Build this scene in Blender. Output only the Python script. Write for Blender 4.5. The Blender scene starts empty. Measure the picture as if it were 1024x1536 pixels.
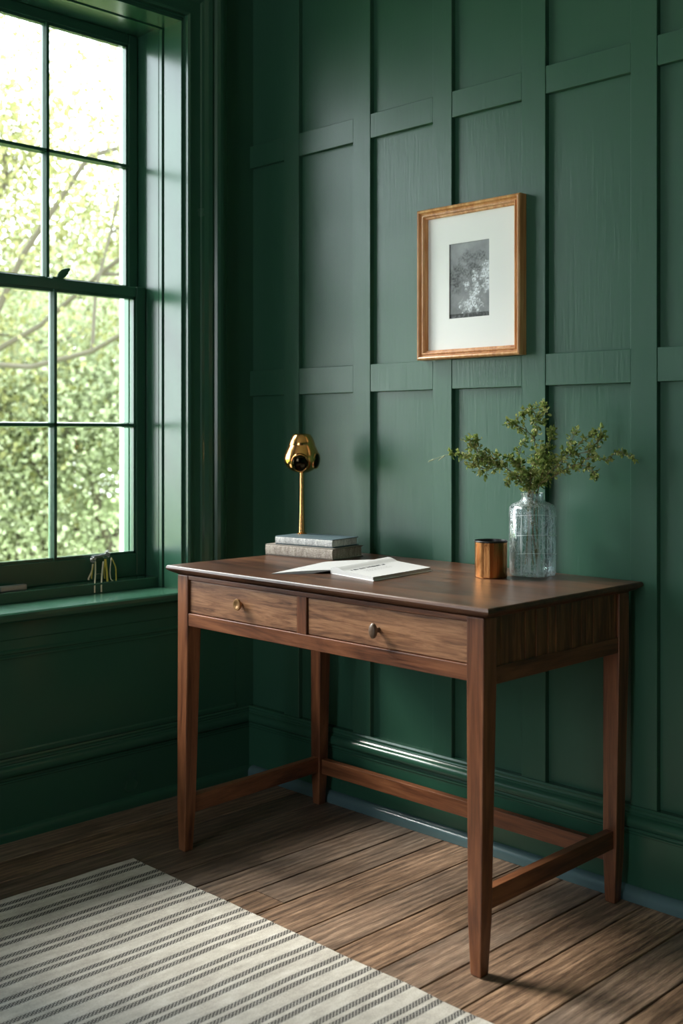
import bpy, bmesh, math, random
from mathutils import Vector, Matrix, noise
import numpy as np

# ------------------------------------------------------------------ camera, world, light
SC = bpy.context.scene
COL = SC.collection
cam_d = bpy.data.cameras.new('camera'); cam = bpy.data.objects.new('camera', cam_d); COL.objects.link(cam)
cam.location = (2.865, -2.435, 1.12)
cam.rotation_euler = (math.radians(90), 0, math.radians(45))
cam_d.sensor_fit = 'HORIZONTAL'; cam_d.sensor_width = 36; cam_d.lens = 36 * 1700 / 1024
cam_d.shift_y = -118 / 1024
cam_d.clip_start = .05; cam_d.clip_end = 200
cam_d.dof.use_dof = True; cam_d.dof.focus_distance = 2.9; cam_d.dof.aperture_fstop = 5.0
SC.camera = cam
SC.view_settings.view_transform = 'Standard'; SC.view_settings.look = 'None'
SC.view_settings.gamma = 1; SC.view_settings.use_curve_mapping = False
SC.view_settings.exposure = 0.2

SKY = 8.5
SUN = 9.5
world = bpy.data.worlds.new('sky'); SC.world = world; world.use_nodes = True
wn = world.node_tree; wn.nodes.clear()
wo = wn.nodes.new('ShaderNodeOutputWorld'); bg = wn.nodes.new('ShaderNodeBackground')
tc = wn.nodes.new('ShaderNodeTexCoord'); sx = wn.nodes.new('ShaderNodeSeparateXYZ'); cr = wn.nodes.new('ShaderNodeValToRGB')
cr.color_ramp.elements[0].position = 0.0; cr.color_ramp.elements[0].color = (.95, .97, 1, 1)
cr.color_ramp.elements[1].position = .7; cr.color_ramp.elements[1].color = (.72, .86, 1, 1)
wn.links.new(tc.outputs['Generated'], sx.inputs[0]); wn.links.new(sx.outputs['Z'], cr.inputs[0])
wn.links.new(cr.outputs[0], bg.inputs[0]); bg.inputs[1].default_value = SKY
wn.links.new(bg.outputs[0], wo.inputs[0])

def lamp(name, typ, loc, direction, energy, color=(1, 1, 1), **kw):
    d = bpy.data.lights.new(name, typ); o = bpy.data.objects.new(name, d); COL.objects.link(o)
    o.location = loc; o.rotation_euler = Vector(direction).to_track_quat('-Z', 'Y').to_euler()
    d.energy = energy; d.color = color
    for k, v in kw.items(): setattr(d, k, v)
    return o
lamp('sun', 'SUN', (-6, -3, 6), (.86, .33, -.80), SUN, (1, .95, .86), angle=math.radians(20))
# daylight portals in the seen window and the added fill windows
for yc, w in ((-.90, 1.26), (-2.825, 1.85)):
    p = lamp('window_portal', 'AREA', (-.36, yc, 1.53), (1, 0, 0), 1, shape='RECTANGLE', size=w, size_y=1.8)
    p.data.cycles.is_portal = True
p = lamp('window_portal', 'AREA', (1.8, -5.03, 1.7), (0, 1, 0), 1, shape='RECTANGLE', size=1.1, size_y=1.6)
p.data.cycles.is_portal = True

# ------------------------------------------------------------------ materials
def lin(r, g, b):
    f = lambda c: (c / 255 / 12.92) if c <= 10 else ((c / 255 + .055) / 1.055) ** 2.4
    return (f(r), f(g), f(b), 1)
class NT:
    def __init__(s, name):
        s.m = bpy.data.materials.new(name); s.m.use_nodes = True; s.t = s.m.node_tree; s.t.nodes.clear()
        s.out = s.t.nodes.new('ShaderNodeOutputMaterial')
    def n(s, typ, **kw):
        x = s.t.nodes.new(typ)
        for k, v in kw.items(): setattr(x, k, v)
        return x
    def l(s, a, b): s.t.links.new(a, b)
    def val(s, sock, v):
        if hasattr(v, 'is_linked') or hasattr(v, 'links'): s.l(v, sock)
        else: sock.default_value = v
    def math(s, op, a, b=None, c=None, clamp=False):
        x = s.n('ShaderNodeMath', operation=op); x.use_clamp = clamp
        s.val(x.inputs[0], a)
        if b is not None: s.val(x.inputs[1], b)
        if c is not None: s.val(x.inputs[2], c)
        return x.outputs[0]
    def coord(s, scale=(1, 1, 1), kind='Object', rot=(0, 0, 0)):
        t = s.n('ShaderNodeTexCoord'); m = s.n('ShaderNodeMapping'); m.inputs['Scale'].default_value = scale
        m.inputs['Rotation'].default_value = rot
        s.l(t.outputs[kind], m.inputs[0]); return m.outputs[0]
    def noise(s, vec, scale, detail=4, rough=.55, dist=0):
        x = s.n('ShaderNodeTexNoise'); s.l(vec, x.inputs['Vector'])
        x.inputs['Scale'].default_value = scale; x.inputs['Detail'].default_value = detail
        x.inputs['Roughness'].default_value = rough; x.inputs['Distortion'].default_value = dist
        return x.outputs['Fac']
    def ramp(s, fac, stops):
        r = s.n('ShaderNodeValToRGB'); e = r.color_ramp.elements
        while len(e) < len(stops): e.new(.5)
        for i, (p, c) in enumerate(stops): e[i].position = p; e[i].color = c if len(c) == 4 else (*c, 1)
        s.l(fac, r.inputs[0]); return r.outputs[0]
    def mix(s, fac, a, b, mode='MIX'):
        x = s.n('ShaderNodeMix', data_type='RGBA', blend_type=mode)
        s.val(x.inputs['Factor'], fac)
        s.val(x.inputs[6], a); s.val(x.inputs[7], b)
        return x.outputs[2]
    def bump(s, h, strength=.2, dist=.002):
        b = s.n('ShaderNodeBump'); b.inputs['Strength'].default_value = strength; b.inputs['Distance'].default_value = dist
        s.l(h, b.inputs['Height']); return b.outputs[0]
    def pbr(s, color, rough=.5, metal=0, normal=None, **kw):
        p = s.n('ShaderNodeBsdfPrincipled')
        s.val(p.inputs['Base Color'], color); s.val(p.inputs['Roughness'], rough); p.inputs['Metallic'].default_value = metal
        if normal is not None: s.l(normal, p.inputs['Normal'])
        for k, v in kw.items(): s.val(p.inputs[k.replace('_', ' ')], v)
        s.l(p.outputs[0], s.out.inputs[0]); return s.m

def plain(name, c, rough=.5, metal=0, **kw):
    t = NT(name); v = t.coord((1, 1, 1)); h = t.noise(v, 60, 3)
    return t.pbr(c, rough, metal, t.bump(h, .05, .001), **kw)

def paint(name, col, rough=.36, streak=1.0, low=.6):
    t = NT(name); v = t.coord((1, 1, .07)); h = t.noise(v, 130, 5, .6)
    v2 = t.coord((1, 1, 1)); h2 = t.noise(v2, 7, 4, .5)
    c = t.mix(t.math('MULTIPLY', h2, .35), col, tuple(x * .8 for x in col[:3]) + (1,))
    hh = t.math('ADD', t.math('MULTIPLY', h, streak), t.math('MULTIPLY', h2, low))
    r = t.math('ADD', t.math('MULTIPLY', h2, .12), rough - .06)
    return t.pbr(c, r, 0, t.bump(hh, .32, .0016))

def wood(name, dark, mid, light, axis='x', rough=.38, scale=1.0, contrast=1.0):
    t = NT(name)
    st = {'x': (.09, 1, 1), 'y': (1, .09, 1), 'z': (1, 1, .09)}[axis]
    v = t.coord(st)
    a = t.noise(v, 22 * scale, 8, .62, 1.4)
    st2 = {'x': (.02, 1, 1), 'y': (1, .02, 1), 'z': (1, 1, .02)}[axis]
    b = t.noise(t.coord(st2), 420 * scale, 3, .7)
    c = t.noise(t.coord((1, 1, 1)), 5, 3)
    k = .5 * (1 - contrast)
    f = t.math('ADD', t.math('MULTIPLY', a, .72), t.math('MULTIPLY', b, .28))
    colr = t.ramp(f, [(.36 + k * .3, dark), (.5, mid), (.66 - k * .3, light)])
    colr = t.mix(t.math('MULTIPLY', c, .35), colr, dark)
    return t.pbr(colr, t.math('ADD', t.math('MULTIPLY', b, .2), rough - .1), 0, t.bump(f, .25, .001))

GREEN = lin(46, 86, 68)
M = {}
M['paint'] = paint('green_paint', GREEN, .38)
M['trim'] = paint('green_trim_paint', GREEN, .25, .2, 0)
M['ceiling'] = paint('ceiling_paint', lin(225, 222, 214), .7, .3)
M['white'] = paint('white_exterior_paint', lin(235, 235, 230), .6)
WD, WM, WL = lin(62, 32, 20), lin(120, 72, 46), lin(158, 102, 68)
M['wx'] = wood('walnut_long', WD, WM, WL, 'x')
M['wy'] = wood('walnut_cross', WD, WM, WL, 'y')
M['wz'] = wood('walnut_upright', WD, WM, WL, 'z')
M['top'] = wood('walnut_top', lin(44, 26, 18), lin(84, 54, 38), lin(112, 74, 50), 'x', .33, .8)
M['drawer'] = wood('walnut_drawer', lin(78, 48, 32), lin(142, 98, 69), lin(186, 138, 102), 'x', .42, 2.8, 1.0)
M['slat'] = wood('walnut_slat', lin(38, 22, 14), lin(112, 68, 40), lin(190, 130, 80), 'z', .4, 2.6, 1.9)
M['gold_wood'] = wood('gilded_wood', lin(168, 104, 58), lin(214, 154, 100), lin(240, 196, 146), 'z', .33, 1.5)
M['brass'] = plain('polished_brass', lin(234, 172, 108), .17, 1)
def brushed():
    t = NT('brushed_brass'); h = t.noise(t.coord((1, 1, .02)), 55, 2, .5); g = t.noise(t.coord((1, 1, .01)), 500, 2, .6)
    c = t.ramp(h, [(.35, lin(176, 108, 56)), (.65, lin(232, 176, 116))])  # light and dark streaks put stripe reflections into the brushed colour
    return t.pbr(c, t.math('ADD', .14, t.math('MULTIPLY', g, .2)), 1, t.bump(t.math('ADD', h, t.math('MULTIPLY', g, .1)), .5, .006))
M['copper'] = brushed()
M['brass_dark'] = plain('dark_bronze', lin(44, 38, 28), .15, 1)
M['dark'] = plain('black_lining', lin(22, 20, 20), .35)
M['silver'] = plain('worn_silver', lin(170, 170, 172), .35, .9)
M['steel'] = plain('grey_metal', lin(186, 188, 186), .45, .3)
M['mat'] = plain('mat_board', lin(240, 238, 238), .8)
M['paper'] = plain('page_paper', lin(178, 176, 176), .85)
M['ink'] = plain('printing_ink', lin(30, 30, 30), .85)
M['cover_blue'] = plain('slate_cloth', lin(72, 92, 100), .6)
M['cover_grey'] = plain('taupe_cloth', lin(120, 112, 104), .75)
M['yellow'] = plain('yellow_strip', lin(206, 186, 78), .45)
M['cream'] = plain('cream_strip', lin(222, 214, 184), .45)

def edge_paper(name, c1, c2):
    t = NT(name); v = t.coord((.3, .3, 1)); a = t.noise(v, 900, 2, .6); b = t.noise(t.coord((1, 1, .25)), 120, 3)
    f = t.math('ADD', t.math('MULTIPLY', a, .6), t.math('MULTIPLY', b, .4))
    return t.pbr(t.ramp(f, [(.38, c1), (.62, c2)]), .7, 0, t.bump(f, .5, .001))
M['edge_white'] = edge_paper('pale_cloth_edge', lin(150, 150, 152), lin(226, 224, 222))
M['edge_taupe'] = edge_paper('taupe_cloth_edge', lin(122, 110, 100), lin(190, 178, 166))

def floor_mat():
    t = NT('old_floorboards'); a = t.n('ShaderNodeAttribute', attribute_name='tint')
    sep = t.n('ShaderNodeSeparateColor'); t.l(a.outputs['Color'], sep.inputs[0])
    tcn = t.n('ShaderNodeTexCoord'); cb = t.n('ShaderNodeCombineXYZ')
    t.l(t.math('MULTIPLY', sep.outputs[0], 9.0), cb.inputs[0]); t.l(t.math('MULTIPLY', sep.outputs[1], 13.0), cb.inputs[1]); cb.inputs[2].default_value = 0
    ad = t.n('ShaderNodeVectorMath', operation='ADD'); t.l(tcn.outputs['Object'], ad.inputs[0]); t.l(cb.outputs[0], ad.inputs[1])
    def vec(sc):
        m = t.n('ShaderNodeMapping'); m.inputs['Scale'].default_value = sc; t.l(ad.outputs[0], m.inputs[0]); return m.outputs[0]
    g1 = t.noise(vec((1, .07, 1)), 75, 9, .68, .8)
    g2 = t.noise(vec((1, .035, 1)), 480, 4, .75)
    g3 = t.noise(vec((1, .4, 1)), 9, 5, .65)
    g4 = t.noise(vec((1, .25, 1)), 14, 5, .6)
    # cathedral rings
    w = t.n('ShaderNodeTexWave', wave_type='BANDS', bands_direction='X'); t.l(vec((1, .12, 1)), w.inputs[0])
    w.inputs['Scale'].default_value = 14; w.inputs['Distortion'].default_value = 9; w.inputs['Detail'].default_value = 3; w.inputs['Detail Scale'].default_value = 1.2
    f = t.math('ADD', t.math('ADD', t.math('MULTIPLY', g1, .42), t.math('MULTIPLY', g2, .50)), t.math('MULTIPLY', w.outputs['Fac'], .08))
    c = t.ramp(f, [(.36, lin(46, 32, 24)), (.49, lin(116, 88, 68)), (.61, lin(166, 132, 104))])
    grey = t.ramp(f, [(.33, lin(56, 46, 40)), (.5, lin(106, 92, 82)), (.66, lin(142, 128, 116))])
    c = t.mix(t.math('MULTIPLY', g3, sep.outputs[2]), c, grey)
    c = t.mix(t.math('MULTIPLY', t.math('SUBTRACT', g4, .5, clamp=True), 3.2, clamp=True), c, lin(62, 46, 36))
    hv = t.math('ADD', t.math('MULTIPLY', sep.outputs[0], .5), .72)
    cc = t.n('ShaderNodeVectorMath', operation='SCALE'); t.l(c, cc.inputs[0]); t.l(hv, cc.inputs['Scale'])
    return t.pbr(cc.outputs[0], t.math('ADD', t.math('MULTIPLY', g1, .25), .36), 0, t.bump(f, .45, .0015))
M['floor'] = floor_mat()

def rug_mat():
    t = NT('striped_rug_weave'); tcn = t.n('ShaderNodeTexCoord'); s = t.n('ShaderNodeSeparateXYZ'); t.l(tcn.outputs['Object'], s.inputs[0])
    wob = t.math('MULTIPLY', t.math('SUBTRACT', t.noise(t.coord((.3, 1, 1)), 3, 2), .5), .012)
    x = t.math('ADD', s.outputs[0], wob); y = s.outputs[1]
    ph = t.math('MODULO', t.math('ADD', x, 10 * .0828 + .0175), .0828)
    def band(c, hw): return t.math('LESS_THAN', t.math('ABSOLUTE', t.math('SUBTRACT', ph, c)), hw)
    b = t.math('ADD', band(.0145, .0080), band(.0405, .0080))
    # woven dashes: alternating rows
    row = t.math('FLOOR', t.math('DIVIDE', ph, .0042)); sh = t.math('MULTIPLY', t.math('MODULO', row, 2.0), .0045)
    col = t.math('MODULO', t.math('ADD', t.math('ADD', y, 20.0), sh), .009)
    rf = t.math('FRACT', t.math('DIVIDE', ph, .0042))
    dash = t.math('MULTIPLY', t.math('LESS_THAN', col, .0068), t.math('GREATER_THAN', rf, .14))
    mask = t.math('MULTIPLY', b, dash)
    n1 = t.noise(t.coord((1, .3, 1)), 700, 3, .7); n2 = t.noise(t.coord((1, .35, 1)), 50, 4, .6); n3 = t.noise(t.coord((1, 1, 1)), 4, 3)
    base = t.ramp(t.math('ADD', t.math('MULTIPLY', n1, .5), t.math('MULTIPLY', n2, .5)), [(.35, lin(164, 154, 145)), (.52, lin(203, 194, 184)), (.66, lin(224, 217, 210))])
    base = t.mix(t.math('MULTIPLY', n3, .25), base, lin(190, 180, 164))
    c = t.mix(mask, base, lin(30, 28, 30))
    wv = t.math('MULTIPLY', t.math('SINE', t.math('MULTIPLY', x, 1500.)), t.math('SINE', t.math('MULTIPLY', y, 1500.)))
    return t.pbr(c, .92, 0, t.bump(t.math('ADD', n1, t.math('MULTIPLY', wv, .5)), .6, .002))
M['rug'] = rug_mat()

def glass_pane():
    t = NT('window_glass'); tr = t.n('ShaderNodeBsdfTransparent'); gl = t.n('ShaderNodeBsdfGlossy'); gl.inputs['Roughness'].default_value = .02
    tr.inputs[0].default_value = (.97, .99, .98, 1)
    fr = t.n('ShaderNodeFresnel'); fr.inputs[0].default_value = 1.25
    mx = t.n('ShaderNodeMixShader'); t.l(fr.outputs[0], mx.inputs[0]); t.l(tr.outputs[0], mx.inputs[1]); t.l(gl.outputs[0], mx.inputs[2])
    t.l(mx.outputs[0], t.out.inputs[0]); return t.m
M['glass'] = glass_pane()

def vase_glass():
    t = NT('crackled_glass')
    v = t.coord((1, 1, .45)); vo = t.n('ShaderNodeTexVoronoi', feature='DISTANCE_TO_EDGE'); t.l(v, vo.inputs['Vector']); vo.inputs['Scale'].default_value = 60
    crack = t.math('LESS_THAN', vo.outputs['Distance'], .018)
    n = t.noise(t.coord((1, 1, .12)), 150, 4, .7)
    speck = t.math('GREATER_THAN', t.noise(t.coord((1, 1, .35)), 420, 3, .7), .60)
    streak = t.math('GREATER_THAN', t.noise(t.coord((1, 1, .03)), 130, 3, .6), .585)
    hz = t.math('MAXIMUM', t.math('MULTIPLY', speck, t.math('GREATER_THAN', n, .46)), t.math('MULTIPLY', streak, .75))
    b = t.bump(t.math('ADD', n, t.math('MULTIPLY', vo.outputs['Distance'], .8)), .35, .002)
    tr = t.n('ShaderNodeBsdfTransparent'); tr.inputs[0].default_value = (.86, .91, .92, 1)
    gl = t.n('ShaderNodeBsdfGlossy'); gl.inputs['Roughness'].default_value = .08; t.l(b, gl.inputs['Normal'])
    lw = t.n('ShaderNodeLayerWeight'); lw.inputs[0].default_value = .35; t.l(b, lw.inputs['Normal'])
    m1 = t.n('ShaderNodeMixShader'); t.l(t.math('ADD', t.math('MULTIPLY', lw.outputs['Facing'], .62), .05), m1.inputs[0]); t.l(tr.outputs[0], m1.inputs[1]); t.l(gl.outputs[0], m1.inputs[2])
    df = t.n('ShaderNodeBsdfDiffuse'); df.inputs[0].default_value = (.75, .8, .82, 1)
    m2 = t.n('ShaderNodeMixShader'); t.l(t.math('MAXIMUM', t.math('MULTIPLY', crack, .3), t.math('MULTIPLY', hz, .46)), m2.inputs[0]); t.l(m1.outputs[0], m2.inputs[1]); t.l(df.outputs[0], m2.inputs[2])
    t.l(m2.outputs[0], t.out.inputs[0]); return t.m
M['vase'] = vase_glass()

def leafmat(name, transl=.5, gain=1.0, stops=None):
    t = NT(name); a = t.n('ShaderNodeAttribute', attribute_name='tint')
    sep = t.n('ShaderNodeSeparateColor'); t.l(a.outputs['Color'], sep.inputs[0])
    c = t.ramp(sep.outputs[0], stops)
    d = t.n('ShaderNodeBsdfDiffuse'); tl = t.n('ShaderNodeBsdfTranslucent'); t.l(c, d.inputs[0]); t.l(c, tl.inputs[0])
    m = t.n('ShaderNodeMixShader'); m.inputs[0].default_value = transl; t.l(d.outputs[0], m.inputs[1]); t.l(tl.outputs[0], m.inputs[2])
    t.l(m.outputs[0], t.out.inputs[0]); return t.m
M['leaf_tree'] = leafmat('tree_leaves', .55, 1, [(0, (.25, .28, .15)), (.5, (.40, .44, .26)), (1, (.58, .60, .43))])
M['leaf_gold'] = leafmat('tree_leaves_yellow', .55, 1, [(0, (.15, .155, .05)), (.5, (.25, .25, .105)), (1, (.38, .36, .19))])
M['leaf_sprig'] = leafmat('sprig_leaves', .3, 1, [(0, lin(84, 110, 58)), (.4, lin(146, 164, 92)), (.75, lin(204, 206, 140)), (1, lin(232, 224, 180))])
M['bark'] = plain('tree_bark', lin(72, 66, 50), .9)
M['stem'] = plain('sprig_stem', lin(120, 104, 66), .7)
M['stem_pale'] = plain('pale_sprig_tip', lin(190, 196, 160), .6)
def ground_mat():
    t = NT('lawn'); n = t.noise(t.coord(), 3, 6); return t.pbr(t.ramp(n, [(.35, lin(96, 120, 60)), (.65, lin(150, 168, 96))]), .95)
M['lawn'] = ground_mat()

def art_mat():
    t = NT('etching_print'); a = t.n('ShaderNodeAttribute', attribute_name='tint'); n = t.noise(t.coord(), 900, 3, .7)
    c = t.mix(t.math('MULTIPLY', n, .12), a.outputs['Color'], lin(66, 68, 74)); return t.pbr(c, .7)
M['art'] = art_mat()

# ------------------------------------------------------------------ mesh helpers
class B:
    def __init__(s): s.bm = bmesh.new()
    def box(s, x0, x1, y0, y1, z0, z1):
        vs = [s.bm.verts.new((x, y, z)) for x in (x0, x1) for y in (y0, y1) for z in (z0, z1)]
        for f in ((0, 1, 3, 2), (4, 6, 7, 5), (0, 4, 5, 1), (2, 3, 7, 6), (0, 2, 6, 4), (1, 5, 7, 3)): s.bm.faces.new([vs[i] for i in f])
        return s
    def rings(s, rings, cap=True, closed=False, loop=True):
        R = [[s.bm.verts.new(p) for p in r] for r in rings]
        n = len(R[0]); m = len(R)
        for i in range(m if closed else m - 1):
            a, b = R[i], R[(i + 1) % m]
            for j in range(n if loop else n - 1):
                k = (j + 1) % n; s.bm.faces.new((a[j], a[k], b[k], b[j]))
        if cap and not closed: s.bm.faces.new(R[0][::-1]); s.bm.faces.new(R[-1])
        return s
    def prism(s, prof, axis, a, b):
        """closed 2-D profile extruded along an axis; profile in the two other axes in order"""
        def P(p, v): return {'x': (v, p[0], p[1]), 'y': (p[0], v, p[1]), 'z': (p[0], p[1], v)}[axis]
        return s.rings([[P(p, a) for p in prof], [P(p, b) for p in prof]])
    def lathe(s, prof, c=(0, 0, 0), seg=40, cap=True):
        return s.rings([[(c[0] + r * math.cos(2 * math.pi * j / seg), c[1] + r * math.sin(2 * math.pi * j / seg), c[2] + z) for j in range(seg)] for r, z in prof], cap)
    def tube(s, pts, r, seg=8, taper=None):
        pts = [Vector(p) for p in pts]; rg = []
        for i, p in enumerate(pts):
            d = (pts[min(i + 1, len(pts) - 1)] - pts[max(i - 1, 0)]).normalized()
            u = d.orthogonal().normalized() if i == 0 else (u - d * u.dot(d)).normalized()
            w = d.cross(u); rr = r if taper is None else r + (taper - r) * i / (len(pts) - 1)
            rg.append([p + (u * math.cos(2 * math.pi * k / seg) + w * math.sin(2 * math.pi * k / seg)) * rr for k in range(seg)])
        return s.rings(rg)
    def obj(s, name, mat, parent=None, bevel=0, smooth=False, seg=2):
        bmesh.ops.recalc_face_normals(s.bm, faces=s.bm.faces[:])
        me = bpy.data.meshes.new(name); s.bm.to_mesh(me); s.bm.free()
        me.materials.append(mat); o = bpy.data.objects.new(name, me); COL.objects.link(o)
        if parent is not None: o.parent = parent
        if smooth:
            me.polygons.foreach_set('use_smooth', [True] * len(me.polygons))
            md = o.modifiers.new('edge', 'EDGE_SPLIT'); md.split_angle = math.radians(38)
        if bevel:
            md = o.modifiers.new('bevel', 'BEVEL'); md.width = bevel; md.segments = seg; md.limit_method = 'ANGLE'
        return o
def thing(name, label, cat, loc=(0, 0, 0), rz=0, group=None):
    o = bpy.data.objects.new(name, None); COL.objects.link(o); o.empty_display_size = .05
    o.location = loc; o.rotation_euler = (0, 0, rz); o['label'] = label; o['category'] = cat
    if group: o['group'] = group
    return o
def tag(o, label, cat, group=None, kind=None):
    o['label'] = label; o['category'] = cat
    if group: o['group'] = group
    if kind: o['kind'] = kind
    return o
def struct(o, label=None):
    o['kind'] = 'structure'
    if label: o['label'] = label
    return o

# ------------------------------------------------------------------ room shell
RX, RY, RZ = 4.7, -4.9, 2.95
PAN = .016                                   # stiles stand this far off the flat panels
WIN_Y0, WIN_Y1 = -.266, -1.535               # opening of window_1 (right and left jamb)
WIN_Z0, WIN_Z1 = .60, 2.43
W2Y0, W2Y1 = -1.9, -3.75  # unseen second opening, added to bring more daylight to rug and floor
OUT = -.345
# floor of individual worn boards running towards the back wall
rnd = random.Random(4)
gaps = [0.0, .14, .266, .39, .521, .633, .75, .857, .995, 1.117, 1.246, 1.36, 1.47, 1.60, 1.72]
while gaps[-1] < RX: gaps.append(gaps[-1] + rnd.uniform(.11, .13))
bm = bmesh.new(); lay = bm.loops.layers.float_color.new('tint')
def board(x0, x1, y0, y1, tint, dz):
    g = .0016; n = 14; top = []
    ys = [y0 + .0012 + (y1 - y0 - .0024) * i / n for i in range(n + 1)]
    w = lambda y, k: .0009 * noise.noise(Vector((k * 7.3 + x0 * 11, y * 5, 0)))
    rows = []
    for y in ys:
        a = x0 + g + w(y, 1); b = x1 - g + w(y, 2)
        rows.append([bm.verts.new(p) for p in ((a, y, -.02), (a, y, -.0015 + dz), (a + .0015, y, dz), (b - .0015, y, dz), (b, y, -.0015 + dz), (b, y, -.02))])
    for i in range(n):
        for j in range(5):
            f = bm.faces.new((rows[i][j], rows[i][j + 1], rows[i + 1][j + 1], rows[i + 1][j]))
            for l in f.loops: l[lay] = tint
    for r in (rows[0], rows[-1]):
        f = bm.faces.new(r)
        for l in f.loops: l[lay] = tint
for i in range(len(gaps) - 1):
    cuts = [RY]; y = RY + rnd.uniform(.4, 1.8)
    if i == 6: cuts = [RY, -2.2, -.62]
    else:
        while y < -1.0: cuts.append(y); y += rnd.uniform(1.5, 2.4)
    cuts.append(0.0)
    for a, b in zip(cuts, cuts[1:]):
        board(gaps[i], gaps[i + 1], a, b, (rnd.random(), rnd.random(), rnd.random() * 1.3, 1), -rnd.random() * .0008)
for x0, x1, y0, y1 in ((-.02, RX + .02, RY - .02, .02),):
    vs = [bm.verts.new(p) for p in ((x0, y0, -.019), (x1, y0, -.019), (x1, y1, -.019), (x0, y1, -.019))]
    f = bm.faces.new(vs)
    for l in f.loops: l[lay] = (0, 0, 0, 1)
bmesh.ops.recalc_face_normals(bm, faces=bm.faces[:])
me = bpy.data.meshes.new('floor'); bm.to_mesh(me); bm.free(); me.materials.append(M['floor'])
fl = bpy.data.objects.new('floor', me); COL.objects.link(fl); struct(fl, 'worn brown floorboards running to the panelled wall')

struct(B().box(-.4, RX + .1, RY - .1, .2, RZ, RZ + .1).obj('ceiling', M['ceiling']))
# back wall: flat panels with a grid of raised stiles and rails
stiles = [(.169, .239), (.478, .55), (.792, .861), (1.097, 1.172), (1.419, 1.49), (1.735, 1.81), (2.06, 2.135), (2.38, 2.455), (2.70, 2.775), (3.02, 3.095), (3.34, 3.415), (3.66, 3.735), (3.98, 4.055), (4.30, 4.375)]
rails = [(1.243, 1.325), (1.995, 2.067), (2.80, 2.95)]
b = B(); b.box(-.1, RX + .1, PAN, .2, -.02, RZ)
for x0, x1 in stiles: b.box(x0, x1, 0, PAN + .002, .15, RZ)
edges = [0.0] + [v for s_ in stiles for v in s_] + [RX]
for i in range(0, len(edges), 2):
    for z0, z1 in rails: b.box(edges[i], edges[i + 1], .0012, PAN + .002, z0, z1)
struct(b.obj('wall_back', M['paint'], None, .0012, seg=1), 'green panelled wall behind the desk')

def base_profile():      # (distance from wall into the room, height)
    pr = [(-.012, 0), (.006, 0)]
    pr = [(.0, -.005), (.028, -.005)]
    for k in range(7): a = k / 6 * math.pi / 2; pr.append((.011 + .017 * math.cos(a), .012 + .017 * math.sin(a)))
    pr += [(.010, .030), (.010, .155), (.0125, .157), (.0125, .160), (.010, .162), (.0125, .164), (.0125, .167)]
    for k in range(11):
        a = -math.pi / 2 + k / 10 * math.pi; pr.append((.010 + .014 * math.cos(a), .186 + .0155 * math.sin(a)))
    pr += [(.007, .205), (.0085, .208), (.0065, .211), (.0065, .214), (.008, .217), (.005, .222), (-.018, .222), (-.018, -.005)]
    return pr
bp = base_profile()
struct(B().prism([(-d, z) for d, z in bp], 'x', .0, RX).obj('baseboard_back', M['trim'], smooth=True), 'glossy moulded green skirting behind the desk')
struct(B().prism([(d, z) for d, z in bp[:2] and [(p[0], p[1]) for p in bp]], 'y', RY, -.001).obj('baseboard_left', M['trim'], smooth=True), 'dark green skirting under the window')

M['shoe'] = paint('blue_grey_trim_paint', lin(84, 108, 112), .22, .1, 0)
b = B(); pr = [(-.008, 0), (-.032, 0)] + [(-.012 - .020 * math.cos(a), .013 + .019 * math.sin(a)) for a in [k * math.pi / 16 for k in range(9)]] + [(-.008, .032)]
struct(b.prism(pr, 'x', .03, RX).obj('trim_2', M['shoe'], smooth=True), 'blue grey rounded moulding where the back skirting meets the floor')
# left wall, pierced by the seen window and an added fill opening
b = B()
ys = [.2, WIN_Y0, WIN_Y1, W2Y0, W2Y1, RY - .1]
for i in (0, 2, 4): b.box(OUT, 0, ys[i + 1], ys[i], -.02, RZ)
for i in (1, 3): b.box(OUT, 0, ys[i + 1], ys[i], -.02, WIN_Z0); b.box(OUT, 0, ys[i + 1], ys[i], WIN_Z1, RZ)
struct(b.obj('wall_left', M['paint']), 'dark green wall with the sash window')
struct(B().box(RX, RX + .1, RY - .1, .2, -.02, RZ).obj('wall_right', M['paint']))
b = B()
for x0_, x1_, z0_, z1_ in ((-.4, 1.25, -.02, RZ), (2.35, RX + .1, -.02, RZ), (1.25, 2.35, -.02, .9), (1.25, 2.35, 2.5, RZ)): b.box(x0_, x1_, RY - .1, RY, z0_, z1_)
struct(b.obj('wall_front', M['paint']))
w3 = B()  # unseen front window, added to lift the ambient light on rug and desk
for x in (1.25, 1.785, 2.32): w3.box(x, x + .03, RY - .07, RY - .03, .9, 2.5)
for z in (.9, 1.68, 2.47): w3.box(1.25, 2.35, RY - .07, RY - .03, z, z + .03)
w3 = struct(w3.obj('fill_window_front', M['trim']), 'unseen window added behind the camera for fill daylight')
B().box(1.28, 2.32, RY - .052, RY - .049, .93, 2.47).obj('glass', M['glass'], w3)
# thin moulded apron and panel under the sill
pr = [(-.004, .225), (.004, .225), (.004, .236), (.001, .24), (.001, .495), (.006, .497), (.006, .502), (.003, .505), (.003, .509), (.010, .512), (.010, .518), (.006, .522), (.006, .548), (.009, .551), (.009, .606), (-.004, .606)]
struct(B().prism(pr, 'y', -1.70, -.06).obj('trim_1', M['trim']), 'moulded panelling under the window sill')

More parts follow.
